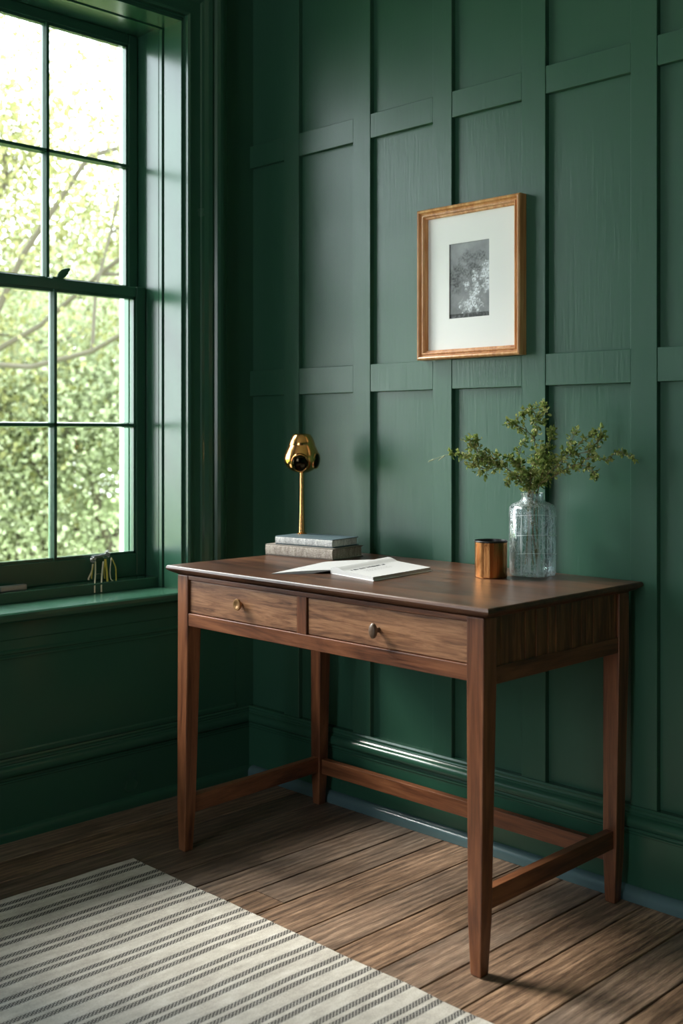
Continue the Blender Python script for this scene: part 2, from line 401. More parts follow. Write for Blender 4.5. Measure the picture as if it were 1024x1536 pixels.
# ------------------------------------------------------------------ windows
def architrave(parent, y0, y1, ztop):
    """three-sided moulded casing mitred at the head; section (offset outward from opening, projection)"""
    sec = [(0, 0), (0, .016), (.006, .021), (.012, .021), (.014, .017), (.048, .017), (.052, .021), (.060, .023), (.072, .030), (.085, .033), (.092, .028), (.096, .028), (.102, .036), (.112, .040), (.122, .040), (.126, .034), (.134, .034), (.138, .030), (.147, .030), (.147, 0)]
    rg = []
    rg.append([(p, y0 + o, .628) for o, p in sec]); rg.append([(p, y0 + o, ztop + o) for o, p in sec])
    rg.append([(p, y1 - o, ztop + o) for o, p in sec]); rg.append([(p, y1 - o, .628) for o, p in sec])
    B().rings(rg).obj('architrave', M['trim'], parent)

def sash(parent, name, x0, x1, ya, yb, z0, z1, stile, brail, trail, nx, nz, mw=.017):
    """ya right side, yb left side"""
    f = B()
    f.box(x0, x1, ya - stile, ya, z0, z1); f.box(x0, x1, yb, yb + stile, z0, z1)
    f.box(x0, x1, yb + stile, ya - stile, z0, z0 + brail); f.box(x0, x1, yb + stile, ya - stile, z1 - trail, z1)
    s = f.obj(name, M['trim'], parent, .003)
    gy0, gy1, gz0, gz1 = yb + stile, ya - stile, z0 + brail, z1 - trail
    xm = (x0 + x1) / 2
    m = B()
    def bar(y0, y1, zz0, zz1, vertical):
        h = (mw / 2)
        if vertical: yc = (y0 + y1) / 2; m.prism([(x0 + .004, yc - .004), (xm - .004, yc - h), (xm + .004, yc - h), (x1, yc - .005), (x1, yc + .005), (xm + .004, yc + h), (xm - .004, yc + h), (x0 + .004, yc + .004)], 'z', zz0, zz1)
        else: zc = (zz0 + zz1) / 2; m.prism([(x0 + .004, zc - .004), (xm - .004, zc - h), (xm + .004, zc - h), (x1, zc - .005), (x1, zc + .005), (xm + .004, zc + h), (xm - .004, zc + h), (x0 + .004, zc + .004)], 'y', y0, y1)
    for i in range(1, nx):
        y = gy1 + (gy0 - gy1) * i / nx; bar(y, y, gz0, gz1, True)
    for k in range(1, nz):
        z = gz0 + (gz1 - gz0) * k / nz; bar(gy0, gy1, z, z, False)
    # thin glazing bead round the opening
    for (a, b_) in ((gy0, gy0 + .008), (gy1 - .008, gy1)): m.box(xm - .004, x1 - .006, a, b_, gz0, gz1)
    for (a, b_) in ((gz0, gz0 + .008), (gz1 - .008, gz1)): m.box(xm - .004, x1 - .006, gy0, gy1, a, b_)
    m.obj('glazing_bar', M['trim'], s)
    B().box(xm - .0015, xm + .0015, gy0, gy1, gz0, gz1).obj('glass', M['glass'], s)
    return s

def window(name, y0, y1, nx, detail=True):
    w = bpy.data.objects.new(name, None); COL.objects.link(w); w.location = (0, (y0 + y1) / 2, .6)
    w['kind'] = 'structure'; w['label'] = 'tall green sash window on the left wall' if detail else 'unseen second sash window added for fill daylight'
    bpy.context.view_layer.update()
    inner = bpy.data.objects.new('window_frame', None)
    # pulley jambs, parting and staff beads, head, sill box
    f = B()
    for yy, sg in ((y0, -1), (y1, 1)):
        def bx(x0, x1, d0, d1):
            a, b_ = yy + sg * d0, yy + sg * d1; f.box(x0, x1, min(a, b_), max(a, b_), .628, WIN_Z1)
        bx(-.335, -.0, -.004, .002)        # lining
        bx(-.095, -.004, -.004, .010)      # splayed inner lining
        bx(-.120, -.104, -.004, .012)      # staff bead
        bx(-.196, -.130, -.004, .006)
        bx(-.315, -.287, -.004, .014)      # outer bead
    f.box(-.335, 0, y1, y0, WIN_Z1 - .006, WIN_Z1 + .01)
    f.box(-.095, -.004, y1, y0, WIN_Z1 - .016, WIN_Z1); f.box(-.12, -.104, y1, y0, WIN_Z1 - .018, WIN_Z1)
    f.box(-.315, -.287, y1, y0, WIN_Z1 - .02, WIN_Z1)
    f.obj('jamb_lining', M['trim'], None, .0015).parent = w
    # outer white reveal, part of the building outside
    g = B()
    for a, b_ in ((y0 - .010, y0), (y1, y1 + .010)): g.box(-.345, -.316, a, b_, .60, WIN_Z1 + .02)
    g.box(-.40, -.318, y1, y0, .585, .612)
    g.obj('outer_reveal', M['white'], w)
    # stool and the raised ledge the sash sits on
    st = B().prism([(-.33, .600), (.032, .600), (.040, .606), (.042, .615), (.040, .624), (.034, .628), (-.33, .628)], 'y', y1 - .17, y0 + .17)
    st.obj('window_sill', M['trim'], w)
    B().box(-.33, -.132, y1, y0, .626, .6585).obj('sill_ledge', M['trim'], w, .003)
    architrave(w, y0, y1, WIN_Z1)
    s1 = sash(w, 'lower_sash', -.240, -.200, y0 - .006, y1 + .006, .6585, 1.594, .036, .073, .033, nx, 2)
    s2 = sash(w, 'upper_sash', -.286, -.246, y0 - .006, y1 + .006, 1.56, WIN_Z1 - .006, .034, .036, .034, nx, 2)
    if detail:
        # leaf-shaped sash fastener on the meeting rail
        k = B(); c = Vector((-.215, -.592, 1.594)); n = 16; rg = []
        for i in range(11):
            u = i / 10; d = Vector((-.002, .045, .036)) * u; r = .0125 * math.sin(math.pi * (u * .92 + .04)) ** .7
            rg.append([c + d + Vector((.006 * math.cos(2 * math.pi * j / n), -.62 * r * math.sin(2 * math.pi * j / n), .78 * r * math.sin(2 * math.pi * j / n))) for j in range(n)])
        k.rings(rg); k.box(-.232, -.204, -.612, -.578, 1.593, 1.599); k.obj('sash_fastener', M['trim'], s1, smooth=True)
    # meshes were made in world coordinates: keep them there
    for ch in w.children: ch.location = -w.location
    return w
window('window_1', WIN_Y0, WIN_Y1, 4)
window('fill_window_left', W2Y0, W2Y1, 4, False)

# ------------------------------------------------------------------ writing desk
DX, DY = .915, -.31                     # centre of the desk on the floor
desk = thing('writing_desk', 'long walnut brown writing desk with two drawers and tapered legs on the floorboards', 'desk', (DX, DY, 0))
L = lambda x0, x1, y0, y1, z0, z1, bb=None: (bb or B()).box(x0 - DX, x1 - DX, y0 - DY, y1 - DY, z0, z1)
# top with undercut edge
T = .765; tx0, tx1, ty0, ty1 = .370, 1.458, -.610, -.006
tp = B(); rg = []
for ins, z in ((.030, T - .026), (.012, T - .018), (.001, T - .011), (0, T - .007), (.0015, T - .002), (.004, T)):
    rg.append([(tx0 + ins - DX, ty0 + ins - DY, z), (tx1 - ins - DX, ty0 + ins - DY, z), (tx1 - ins - DX, ty1 - ins - DY, z), (tx0 + ins - DX, ty1 - ins - DY, z)])
tp.rings(rg); tp.obj('desktop', M['top'], desk)
def leg(cx, cy, fx, fy):
    b = B(); rg = []
    for z, w, k in ((0, .0255, 1), (.006, .0275, 1), (.115, .036, .8), (.60, .0445, 0), (.742, .0445, 0)):
        x = cx + (fx - cx) * k; y = cy + (fy - cy) * k; h = w / 2
        rg.append([(x - h - DX, y - h - DY, z), (x + h - DX, y - h - DY, z), (x + h - DX, y + h - DY, z), (x - h - DX, y + h - DY, z)])
    return b.rings(rg).obj('leg', M['wz'], desk, .0022)
leg(.4265, -.5735, .414, -.576); leg(1.413, -.5735, 1.409, -.576); leg(.397, -.055, .390, -.056); leg(1.413, -.055, 1.405, -.057)
# rails and carcase
L(.448, 1.392, -.594, -.566, .608, .642).obj('lower_rail', M['wx'], desk, .0015)
L(.448, 1.392, -.594, -.566, .731, .742).obj('upper_rail', M['wx'], desk, .001)
L(.872, .905, -.593, -.566, .641, .732).obj('drawer_divider', M['wz'], desk, .0015)
L(.42, 1.392, -.075, -.052, .605, .742).obj('back_panel', M['wx'], desk, .0015)
L(.45, 1.39, -.566, -.075, .610, .618).obj('drawer_floor', M['wy'], desk)
# sides: a rail below a panel of narrow slats
for xo, sg in ((1.432, -1), (.408, 1)):
    a, c = sorted((xo, xo + sg * .024)); L(a, c, -.553, -.075, .600, .637).obj('side_rail', M['wy'], desk, .0015)
    b = B(); y = -.552; r2 = random.Random(7)
    while y < -.078:
        w = min(r2.uniform(.016, .034), -.077 - y); dd = r2.uniform(.002, .0055)
        a, c = sorted((xo + sg * dd, xo + sg * .02)); L(a, c, y, y + w - .0012, .636, .742, b); y += w
    b.obj('side_panel', M['slat'], desk, .0008, seg=1)
# drawers
def drawer(x0, x1, knobx, knobz, oval):
    d = L(x0, x1, -.5895, -.572, .6435, .7295).obj('drawer', M['drawer'], desk, .002)
    bx = B()
    for a, c, e, f in ((x0 + .006, x0 + .016, -.572, -.10), (x1 - .016, x1 - .006, -.572, -.10), (x0 + .006, x1 - .006, -.11, -.10)): L(a, c, e, f, .645, .715, bx)
    bx.obj('drawer_box', M['wy'], d)
    k = B(); n = 28; c = Vector((knobx - DX, -.5895 - DY, knobz)); rg = []
    prof = [(.005, .002), (.005, -.008), (.0135, -.010), (.0145, -.013), (.0135, -.016), (.009, -.0165), (.006, -.0150)] if not oval else [(.005, .002), (.0045, -.010), (.010, -.013), (.014, -.017), (.0145, -.021), (.012, -.025), (.006, -.027)]
    for r, y in prof:
        rg.append([c + Vector((r * (.72 if oval else 1) * math.cos(2 * math.pi * j / n), y, r * (1.2 if oval else 1.05) * math.sin(2 * math.pi * j / n))) for j in range(n)])
    kk = k.rings(rg).obj('knob', M['knob_b' if oval else 'knob_a'], d, smooth=True); kk['label'] = 'dark oval knob' if oval else 'round brass coloured knob'
M['knob_a'] = plain('worn_brass_knob', lin(176, 134, 92), .3, .6); M['knob_b'] = plain('dark_wood_knob', lin(96, 76, 62), .35)
drawer(.451, .869, .661, .6885, False); drawer(.908, 1.389, 1.138, .682, True)
# stretchers
b = B()
def st(p0, p1, z0, z1, t=.022):
    p0, p1 = Vector(p0), Vector(p1); d = (p1 - p0).normalized(); n = Vector((-d.y, d.x)) * t / 2
    q = [(p0 + n), (p1 + n), (p1 - n), (p0 - n)]
    return B().rings([[(v.x - DX, v.y - DY, z0) for v in q], [(v.x - DX, v.y - DY, z1) for v in q]])
st((.418, -.556), (.394, -.072), .100, .145).obj('stretcher', M['wy'], desk, .0015)
st((1.410, -.557), (1.407, -.074), .132, .175).obj('stretcher', M['wy'], desk, .0015)
st((.412, -.056), (1.397, -.056), .096, .139).obj('stretcher', M['wx'], desk, .0015)

# ------------------------------------------------------------------ rug
rb = B(); nx, ny = 64, 64; x0, x1, y0, y1 = .380, 2.55, -2.30, -.722
def rz_(x, y, k): return .0065 * k + .0012 * (noise.noise(Vector((x * 5, y * 3, 1))) + .6) * k
V = {}
for i in range(nx + 1):
    for j in range(ny + 1):
        x = x0 + (x1 - x0) * i / nx; y = y0 + (y1 - y0) * j / ny
        ex = .0035 * noise.noise(Vector((x * 9, y * 9, 4))); 
        if i == 0: x += ex
        if j == ny: y += ex
        V[i, j] = (rb.bm.verts.new((x, y, rz_(x, y, 1))), rb.bm.verts.new((x, y, .0004)))
for i in range(nx):
    for j in range(ny):
        q = [(i, j), (i + 1, j), (i + 1, j + 1), (i, j + 1)]
        rb.bm.faces.new([V[k][0] for k in q]); rb.bm.faces.new([V[k][1] for k in q[::-1]])
for i in range(nx):
    for j in (0, ny): rb.bm.faces.new((V[i, j][0], V[i + 1, j][0], V[i + 1, j][1], V[i, j][1]))
for j in range(ny):
    for i in (0, nx): rb.bm.faces.new((V[i, j][0], V[i, j + 1][0], V[i, j + 1][1], V[i, j][1]))
rug = rb.obj('rug', M['rug'], smooth=True)
rug.data.transform(Matrix.Translation((0, 0, 0))); tag(rug, 'cream flat-woven rug with paired black dashed stripes on the floorboards', 'rug')

# ------------------------------------------------------------------ picture
pic = thing('framed_picture', 'gilt wood frame with white mat and small grey tree print on the green wall', 'picture', (.9365, 0, 1.535))
px0, px1, pz0, pz1 = -.1765, .1765, -.210, .210
sec = [(0, 0), (0, -.027), (.002, -.0305), (.005, -.032), (.008, -.0305), (.0095, -.027), (.0115, -.0235), (.0145, -.0225), (.0165, -.0265), (.0190, -.0265), (.0205, -.0225), (.0215, -.019), (.0245, -.0185), (.0265, -.0165), (.0265, -.010), (.018, -.010), (.018, 0)]
rg = []
for sxx, szz in ((-1, -1), (1, -1), (1, 1), (-1, 1)):
    rg.append([((px0 + o) if sxx < 0 else (px1 - o), y - .0008, (pz0 + o) if szz < 0 else (pz1 - o)) for o, y in sec])
B().rings(rg, closed=True).obj('picture_frame', M['gold_wood'], pic, smooth=False)
B().box(px0 + .0185, px1 - .0185, -.008, -.002, pz0 + .0185, pz1 - .0185).obj('backing_board', M['gold_wood'], pic)
hx0, hx1, hz0, hz1 = .862 - .9365, 1.0 - .9365, 1.436 - 1.535, 1.641 - 1.535
mo = B(); o_ = (px0 + .019, px1 - .019, pz0 + .019, pz1 - .019)
rings_ = []
for y, (a, b_, c, d) in ((-.0085, o_), (-.0115, o_), (-.0115, (hx0, hx1, hz0, hz1)), (-.0090, (hx0 - .001, hx1 + .001, hz0 - .001, hz1 + .001))):
    rings_.append([(a, y, c), (b_, y, c), (b_, y, d), (a, y, d)])
mo.rings(rings_, closed=True).obj('mat_board', M['mat'], pic)
# small tonal print of a tree, drawn into the sheet as ink density
bm = bmesh.new(); lay = bm.loops.layers.float_color.new('tint'); gx, gz = 92, 136; vv = {}
def ink(u, v):
    n = lambda s, o: noise.fractal(Vector((u * s, v * s * 1.48, o)), .9, 2.2, 5)
    base = .22 + .10 * v + .05 * n(4, 1)
    dk = 0
    for cu, cv, ru, rv in ((.42, .80, .16, .12), (.25, .62, .28, .16), (.55, .62, .25, .16), (.16, .50, .2, .2), (.75, .78, .3, .1)):
        dk = max(dk, 1 - math.hypot((u - cu) / ru, (v - cv) / rv) + .55 * n(9, 3))
    t = base - .15 * max(0, min(1, dk * 1.6)) * (.6 + .6 * n(26, 5))
    lt = 0
    for cu, cv, ru, rv in ((.90, .58, .2, .15), (.93, .42, .14, .12), (.64, .52, .09, .12), (.44, .43, .1, .07), (.66, .36, .11, .16), (.52, .16, .30, .10), (.60, .24, .15, .14)):
        lt = max(lt, 1 - math.hypot((u - cu) / ru, (v - cv) / rv) + .75 * n(11, 9))
    t += .55 * max(0, min(1, lt * 1.4)) * max(0, .5 + .9 * n(34, 7))
    if v < .06: t = .12 + .1 * n(18, 2)
    t = max(.03, min(.85, .22 + (t - .24) * 1.5)); return (t * .96, t * .985, t * 1.06, 1)
for i in range(gx + 1):
    for j in range(gz + 1): vv[i, j] = bm.verts.new((hx0 - .001 + (hx1 - hx0 + .002) * i / gx, -.0088, hz0 - .001 + (hz1 - hz0 + .002) * j / gz))
for i in range(gx):
    for j in range(gz):
        f = bm.faces.new([vv[i, j], vv[i + 1, j], vv[i + 1, j + 1], vv[i, j + 1]])
        for l, (a, b_) in zip(f.loops, ((i, j), (i + 1, j), (i + 1, j + 1), (i, j + 1))): l[lay] = ink(a / gx, b_ / gz)
me = bpy.data.meshes.new('print'); bm.to_mesh(me); bm.free(); me.materials.append(M['art'])
o = bpy.data.objects.new('print', me); COL.objects.link(o); o.parent = pic; o['label'] = 'small grey print of a tree'

# ------------------------------------------------------------------ books
def closed_book(name, label, loc, rz, w, d, h, cov, edge):
    t = thing(name, label, 'book', loc, rz, 'closed books stacked on the desk')
    # spine towards the viewer's left front: body is bound cloth with visible worn block
    B().box(.004, w - .004, .004, d - .004, .0028, h - .0028).obj('page_block', edge, t)
    c = B(); c.box(0, w, 0, d, 0, .0026); c.box(0, w, 0, d, h - .0026, h); 
    c.obj('cover', cov, t, .0012)
    sp = B(); pr = [(.003, .001), (-.001, .004), (-.0025, h / 2), (-.001, h - .004), (.003, h - .001)]
    sp.prism(pr, 'x', .002, w - .002).obj('spine', edge, t, smooth=True)
    return t
# anchors are the near-left corners
a7 = math.radians(7)
W1 = .253; n1 = Vector((.614, -.217)); c1 = n1 - Vector((math.cos(a7), math.sin(a7))) * W1
closed_book('book', 'thick taupe cloth book at the bottom of the stack of two', (c1.x, c1.y, T + .0002), a7, W1, .140, .032, M['cover_grey'], M['edge_taupe'])
a8 = math.radians(8); W2 = .212; n2 = Vector((.601, -.205)); c2 = n2 - Vector((math.cos(a8), math.sin(a8))) * W2
closed_book('book', 'thinner book with slate blue cover lying on the taupe book', (c2.x, c2.y, T + .0326), a8, W2, .122, .024, M['cover_blue'], M['edge_white'])
TB = T + .0568

# open book
ob = thing('open_book', 'open book with white pages lying face up on the desktop', 'book', (.80, -.30, T))
def patch(name, A, Bq, C, D, top, bot, mat, nu=24, nv=10, parent=ob, o_=(0, 0)):
    """A->B across (u) on near side, D->C on far side"""
    A, Bq, C, D = [Vector(p) - Vector((.80, -.30)) for p in (A, Bq, C, D)]
    b = B(); g = {}
    for i in range(nu + 1):
        for j in range(nv + 1):
            u, v = i / nu, j / nv; p = (A * (1 - u) + Bq * u) * (1 - v) + (D * (1 - u) + C * u) * v
            g[i, j] = (b.bm.verts.new((p.x, p.y, top(u, v))), b.bm.verts.new((p.x, p.y, bot(u, v))))
    for i in range(nu):
        for j in range(nv):
            q = [(i, j), (i + 1, j), (i + 1, j + 1), (i, j + 1)]
            b.bm.faces.new([g[k][0] for k in q]); b.bm.faces.new([g[k][1] for k in q[::-1]])
        for j in (0, nv): b.bm.faces.new((g[i, j][0], g[i + 1, j][0], g[i + 1, j][1], g[i, j][1]))
    for j in range(nv):
        for i in (0, nu): b.bm.faces.new((g[i, j][0], g[i, j + 1][0], g[i, j + 1][1], g[i, j][1]))
    return b.obj(name, mat, parent, smooth=True)
SN, SF = (.815, -.425), (.752, -.160)
RN, RF = (.995, -.458), (.962, -.208)
LN, LF = (.722, -.540), (.630, -.262)
rt = lambda u, v: .0128 + .0075 * math.sin(min(1, u * 3.2) * math.pi) * (1 - u) - .003 * u
patch('right_pages', SN, RN, RF, SF, rt, lambda u, v: .0022, M['paper'])
patch('cover', SN, (RN[0] + .003, RN[1] - .002), (RF[0] + .003, RF[1] + .002), SF, lambda u, v: .0021, lambda u, v: .0003, M['mat'], 8, 4)
lt_ = lambda u, v: .0022 + .0070 * math.sin(u * math.pi * .5)
patch('left_pages', LN, SN, SF, LF, lambda u, v: lt_(u, v), lambda u, v: (.0002 if u < .72 else .0002 + (lt_(u, v) - .0026) * ((u - .72) / .28) ** .6), M['paper'])
# lines of printed text running along the page
b = B(); r3 = random.Random(11)
o2 = Vector((.80, -.30))
def onpage(u, v):
    A, Bq, C, D = [Vector(p) - o2 for p in (SN, RN, RF, SF)]
    p = (A * (1 - u) + Bq * u) * (1 - v) + (D * (1 - u) + C * u) * v; return Vector((p.x, p.y, rt(u, v) + .00025))
def stroke(u0, v0, u1, v1, w):
    a, c = onpage(u0, v0), onpage(u1, v1); d = (c - a).normalized(); n = Vector((-d.y, d.x, 0)) * w
    fs = [b.bm.verts.new(q) for q in (a - n, c - n, c + n, a + n)]; b.bm.faces.new(fs)
v = .10
while v < .70:
    hgt = r3.uniform(.05, .085); stroke(.40, v, .40 - hgt, v + .012, .0015)
    if r3.random() < .6: stroke(.40 - hgt * .5, v, .40 - hgt * .5, v + .018, .0012)
    v += r3.uniform(.016, .026) if r3.random() < .88 else .045
for u in (.50, .55, .60):
    v = .22
    while v < .62: 
        wv = r3.uniform(.02, .05); stroke(u, v, u, v + wv, .0005); v += wv + .014
b.obj('printed_text', M['ink'], ob)

# ------------------------------------------------------------------ brass lamp on the books
lp = thing('brass_lamp', 'slim polished brass lamp with bulb-shaped shade standing on the two books', 'lamp', (.402, -.138, TB))
B().lathe([(.0145, 0), (.0145, .002), (.010, .004), (.0075, .010)], seg=32).obj('base', M['brass'], lp, smooth=True)
B().lathe([(.0088, .008), (.0082, .03), (.0070, .07), (.0060, .12), (.0058, .184)], seg=24).obj('stem', M['brass'], lp, smooth=True)
H0 = .181
prof = [(.006, 0), (.020, .002), (.034, .008), (.045, .018), (.0525, .032), (.0545, .043), (.052, .054), (.046, .068), (.0405, .080), (.0395, .0815), (.0400, .083), (.036, .096), (.031, .106), (.0265, .1125), (.022, .1155), (.010, .117), (.002, .117)]
sh = B().lathe([(r, z + H0) for r, z in prof], seg=56).obj('lamp_shade', M['brass'], lp, smooth=True)
# round openings with rims pressed into the shade
def port(az, zc, R, rad, depth, mat):
    d = Vector((math.cos(az), math.sin(az), -.12)).normalized(); s_ = d.orthogonal().normalized(); w = d.cross(s_)
    up = Vector((0, 0, 1)); s_ = up.cross(d).normalized(); w = d.cross(s_)
    c = Vector((0, 0, H0 + zc)) + d * R; n = 36
    ring = lambda rr, off: [c + d * off + (s_ * math.cos(2 * math.pi * k / n) + w * 1.08 * math.sin(2 * math.pi * k / n)) * rr for k in range(n)]
    B().rings([ring(rad + .002, -.010), ring(rad + .0025, -.001), ring(rad + .001, .0015), ring(rad - .001, .0), ring(rad - .0015, -.004)], cap=False).obj('rim', M['brass'], lp, smooth=True)
    B().rings([ring(rad, -.002), ring(rad * .8, .0035), ring(rad * .5, .0065), ring(rad * .05, .0078)]).obj('lens', mat, lp, smooth=True)
vd = math.atan2(-2.435 + .138, 2.865 - .402)
port(vd - .12, .037, .0485, .024, .01, M['brass_dark']); port(vd + 1.1, .042, .0485, .021, .01, M['brass_dark'])

# ------------------------------------------------------------------ brass cup and glass vase
cup = thing('brass_cup', 'brushed brass tumbler with dark inside standing left of the glass vase', 'cup', (1.146, -.194, T))
B().lathe([(.002, 0), (.0385, 0), (.0398, .0015), (.0400, .003), (.0400, .087), (.0402, .0885), (.0398, .0895), (.0388, .0895), (.0384, .088)], seg=72, cap=False).obj('body', M['copper'], cup, smooth=True)
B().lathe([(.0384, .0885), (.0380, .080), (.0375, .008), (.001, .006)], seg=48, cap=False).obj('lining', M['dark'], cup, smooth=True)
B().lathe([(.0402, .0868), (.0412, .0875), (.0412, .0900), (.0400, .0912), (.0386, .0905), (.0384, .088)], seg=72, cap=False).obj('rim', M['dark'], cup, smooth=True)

VX, VY = 1.200, -.096
vase = thing('glass_vase', 'clear crackled glass bottle vase holding green sprigs at the back of the desk', 'vase', (VX, VY, T))
vp = [(.001, .001), (.050, .001), (.0555, .003), (.0580, .009), (.0582, .05), (.0582, .10), (.0582, .160), (.0572, .169), (.053, .1765), (.045, .181), (.036, .184), (.0305, .187), (.0275, .191), (.0270, .196), (.0275, .1995), (.0290, .2035), (.0290, .2055), (.0275, .2065)]
vi = [(.0262, .2055), (.0255, .198), (.0250, .192), (.029, .1845), (.040, .180), (.051, .1735), (.0552, .165), (.0555, .10), (.0552, .016), (.050, .010), (.001, .009)]
b = B(); seg = 80; rg = []
for k, (r, z) in enumerate(vp + vi):
    ring = []
    for j in range(seg):
        a = 2 * math.pi * j / seg; rr = r * (1 + (.010 * math.cos(a * 14) if .008 < z < .175 and r > .05 else 0)); ring.append((rr * math.cos(a), rr * math.sin(a), z))
    rg.append(ring)
b.rings(rg, cap=True).obj('body', M['vase'], vase, smooth=True)
b = B()
for zz in (.152, .103, .058):
    b.tube([(.0590 * math.cos(a), .0590 * math.sin(a), zz - .003 * math.sin(a * 2)) for a in [math.radians(-95 + k * 6) for k in range(22)]], .0004, 5)
M['crack_line'] = plain('white_etched_line', lin(226, 230, 232), .5)
b.obj('etched_line', M['crack_line'], vase)

# ------------------------------------------------------------------ sprigs
RV = Vector((.7071, .7071, 0)); FV = Vector((-.7071, .7071, 0)); K = .001665
def W(u, v, dpt=0):     # offsets across / depth from the vase axis, in metres
    a = (u - 797) * K; z = 1.12 - (v - 650) * K
    p = Vector((VX, VY, 0)) + RV * a + FV * dpt; p.z = z; 
    p.y = min(p.y, -.022); return p
def bez(pts, n):
    out = []; P = [pts[0]] + pts + [pts[-1]]
    for i in range(1, len(P) - 2):
        for k in range(n):
            t = k / n; a, b_, c, d = P[i - 1], P[i], P[i + 1], P[i + 2]
            out.append(.5 * ((2 * b_) + (-a + c) * t + (2 * a - 5 * b_ + 4 * c - d) * t * t + (-a + 3 * b_ - 3 * c + d) * t ** 3))
    out.append(pts[-1]); return out
def leafmesh(name, leaves, mat, parent):
    """leaves: (pos, dir, up, length, width, tint)"""
    n = len(leaves); co = np.zeros((n * 6, 3)); tint = np.zeros((n * 6, 4)); faces = []
    for i, (p, d, u, l, w, t) in enumerate(leaves):
        s_ = d.cross(u).normalized(); u = s_.cross(d).normalized(); o = i * 6
        pts = [p, p + d * l * .35 + s_ * w + u * l * .10, p + d * l * .75 + s_ * w * .75 + u * l * .08, p + d * l - u * l * .12, p + d * l * .75 - s_ * w * .75 + u * l * .08, p + d * l * .35 - s_ * w + u * l * .10]
        for k in range(6): co[o + k] = pts[k]
        tint[o:o + 6] = (t, t, t, 1)
        faces += [(o, o + 1, o + 2, o + 3), (o, o + 3, o + 4, o + 5)]
    me = bpy.data.meshes.new(name); me.from_pydata(co.tolist(), [], faces); me.update()
    at = me.attributes.new('tint', 'FLOAT_COLOR', 'POINT'); at.data.foreach_set('color', tint.ravel())
    me.materials.append(mat); o = bpy.data.objects.new(name, me); COL.objects.link(o)
    if parent: o.parent = parent
    return o
def rvec(r): 
    while True:
        v = Vector((r.uniform(-1, 1), r.uniform(-1, 1), r.uniform(-1, 1)))
        if .05 < v.length < 1: return v.normalized()
def sprig(label, way, seed, dens=1.0, lsize=.0095, start=.30, spread=.018, pale=False, fork=()):
    r = random.Random(seed); a0 = r.uniform(0, 6.28)
    root = Vector((VX + .018 * math.cos(a0), VY + .018 * math.sin(a0), T + .014 + r.uniform(0, .03)))
    neck = Vector((VX + .012 * math.cos(a0 + 1.5), VY + .012 * math.sin(a0 + 1.5), T + .198))
    t = thing('leafy_sprig', label, 'plant', root, 0, 'green sprigs in the glass vase')
    loc = lambda p: p - root
    dens *= .62; lsize *= .84; main = bez([root, neck] + [W(*q) for q in way], 9); stems = B(); stems.tube([loc(p) for p in main], .0014, 5, .0006)
    leaves = []
    lines = [main]
    for f in fork:
        ln = bez([W(*q) for q in f], 9); lines.append(ln); stems.tube([loc(p) for p in ln], .0009, 5, .0005)
    for li, ln in enumerate(lines):
        N = len(ln)
        for i, p in enumerate(ln):
            if p.z < T + .207: continue
            fr = i / (N - 1)
            if li == 0 and fr < start: continue
            d = (ln[min(i + 1, N - 1)] - ln[max(i - 1, 0)]).normalized()
            for q in range(max(1, int(r.random() + 1.6 * dens))):
                s_ = (rvec(r) + d * .5).normalized(); ln_ = spread * r.uniform(.4, 1.5) * (1.15 - .6 * fr)
                e = p + s_ * ln_; e.y = min(e.y, -.012)
                stems.tube([loc(p), loc(p + s_ * ln_ * .5 + Vector((0, 0, .001))), loc(e)], .0005, 4)
                for k in range(r.randint(3, 6)):
                    u = r.uniform(.3, 1.05); pp = p + (e - p) * u; dd = (s_ + rvec(r) * 1.1).normalized()
                    pp.y = min(pp.y, -.012)
                    if pp.y > -.02: dd.y = -abs(dd.y)
                    l = lsize * r.uniform(.55, 1.35)
                    leaves.append((loc(pp), dd, rvec(r), l, l * r.uniform(.24, .36), min(1, max(0, r.gauss(.42, .24)))))
    stems.obj('stem', M['stem'], t)
    leafmesh('foliage', leaves, M['leaf_sprig'], t)
    if pale:
        pb = B(); tip = [W(678, 681, -.01), W(665, 683, -.01), W(652, 688, -.01), W(641, 691, -.01)]; pb.tube([loc(p) for p in bez(tip, 4)], .0006, 5)
        for (u, v, du, dv) in ((648, 689, -8, 4), (664, 684, -9, 7)):
            a, c = W(u, v, -.01), W(u + du, v + dv, -.01); pb.tube([loc(a), loc(a * .7 + c * .3), loc(a * .3 + c * .7), loc(c)], .0022, 6, .0004)
        o = pb.obj('pale_bud', M['stem_pale'], t); o['label'] = 'pale bare tip with two narrow buds'
    return t
sprig('long green sprig reaching far left with a pale bare tip', [(783, 722, -.01), (752, 700, -.02), (722, 690, -.015), (700, 682, -.01), (678, 681, -.01)], 1, 1.5, .0125, .34, .021, True, fork=[[(722, 690, -.015), (712, 676, -.02), (702, 663, -.02), (712, 660, -.02)], [(748, 698, -.02), (725, 703, -.03), (705, 695, -.03)], [(752, 700, -.02), (738, 688, -.02), (722, 680, -.02)]])
sprig('short sprig drooping low on the left side of the vase', [(782, 728, -.03), (766, 712, -.04), (757, 724, -.05)], 2, 1.3, .0115, .42, .011)
sprig('sprig with few leaves rising up left of the tall middle one', [(788, 722, .0), (778, 700, -.01), (777, 680, -.01), (781, 664, -.01)], 3, 1.0, .0115, .36, .014)
sprig('tallest sprig, rising straight up and arching at its tip', [(799, 720, .0), (802, 690, -.01), (799, 655, -.01), (803, 628, -.01), (808, 608, -.015)], 4, 1.0, .012, .34, .016, fork=[[(801, 660, -.01), (785, 645, -.02), (770, 637, -.02), (761, 634, -.02)], [(801, 625, -.01), (793, 612, -.02), (782, 617, -.02), (772, 630, -.02)], [(803, 635, -.01), (812, 622, -.02), (812, 606, -.02)]])
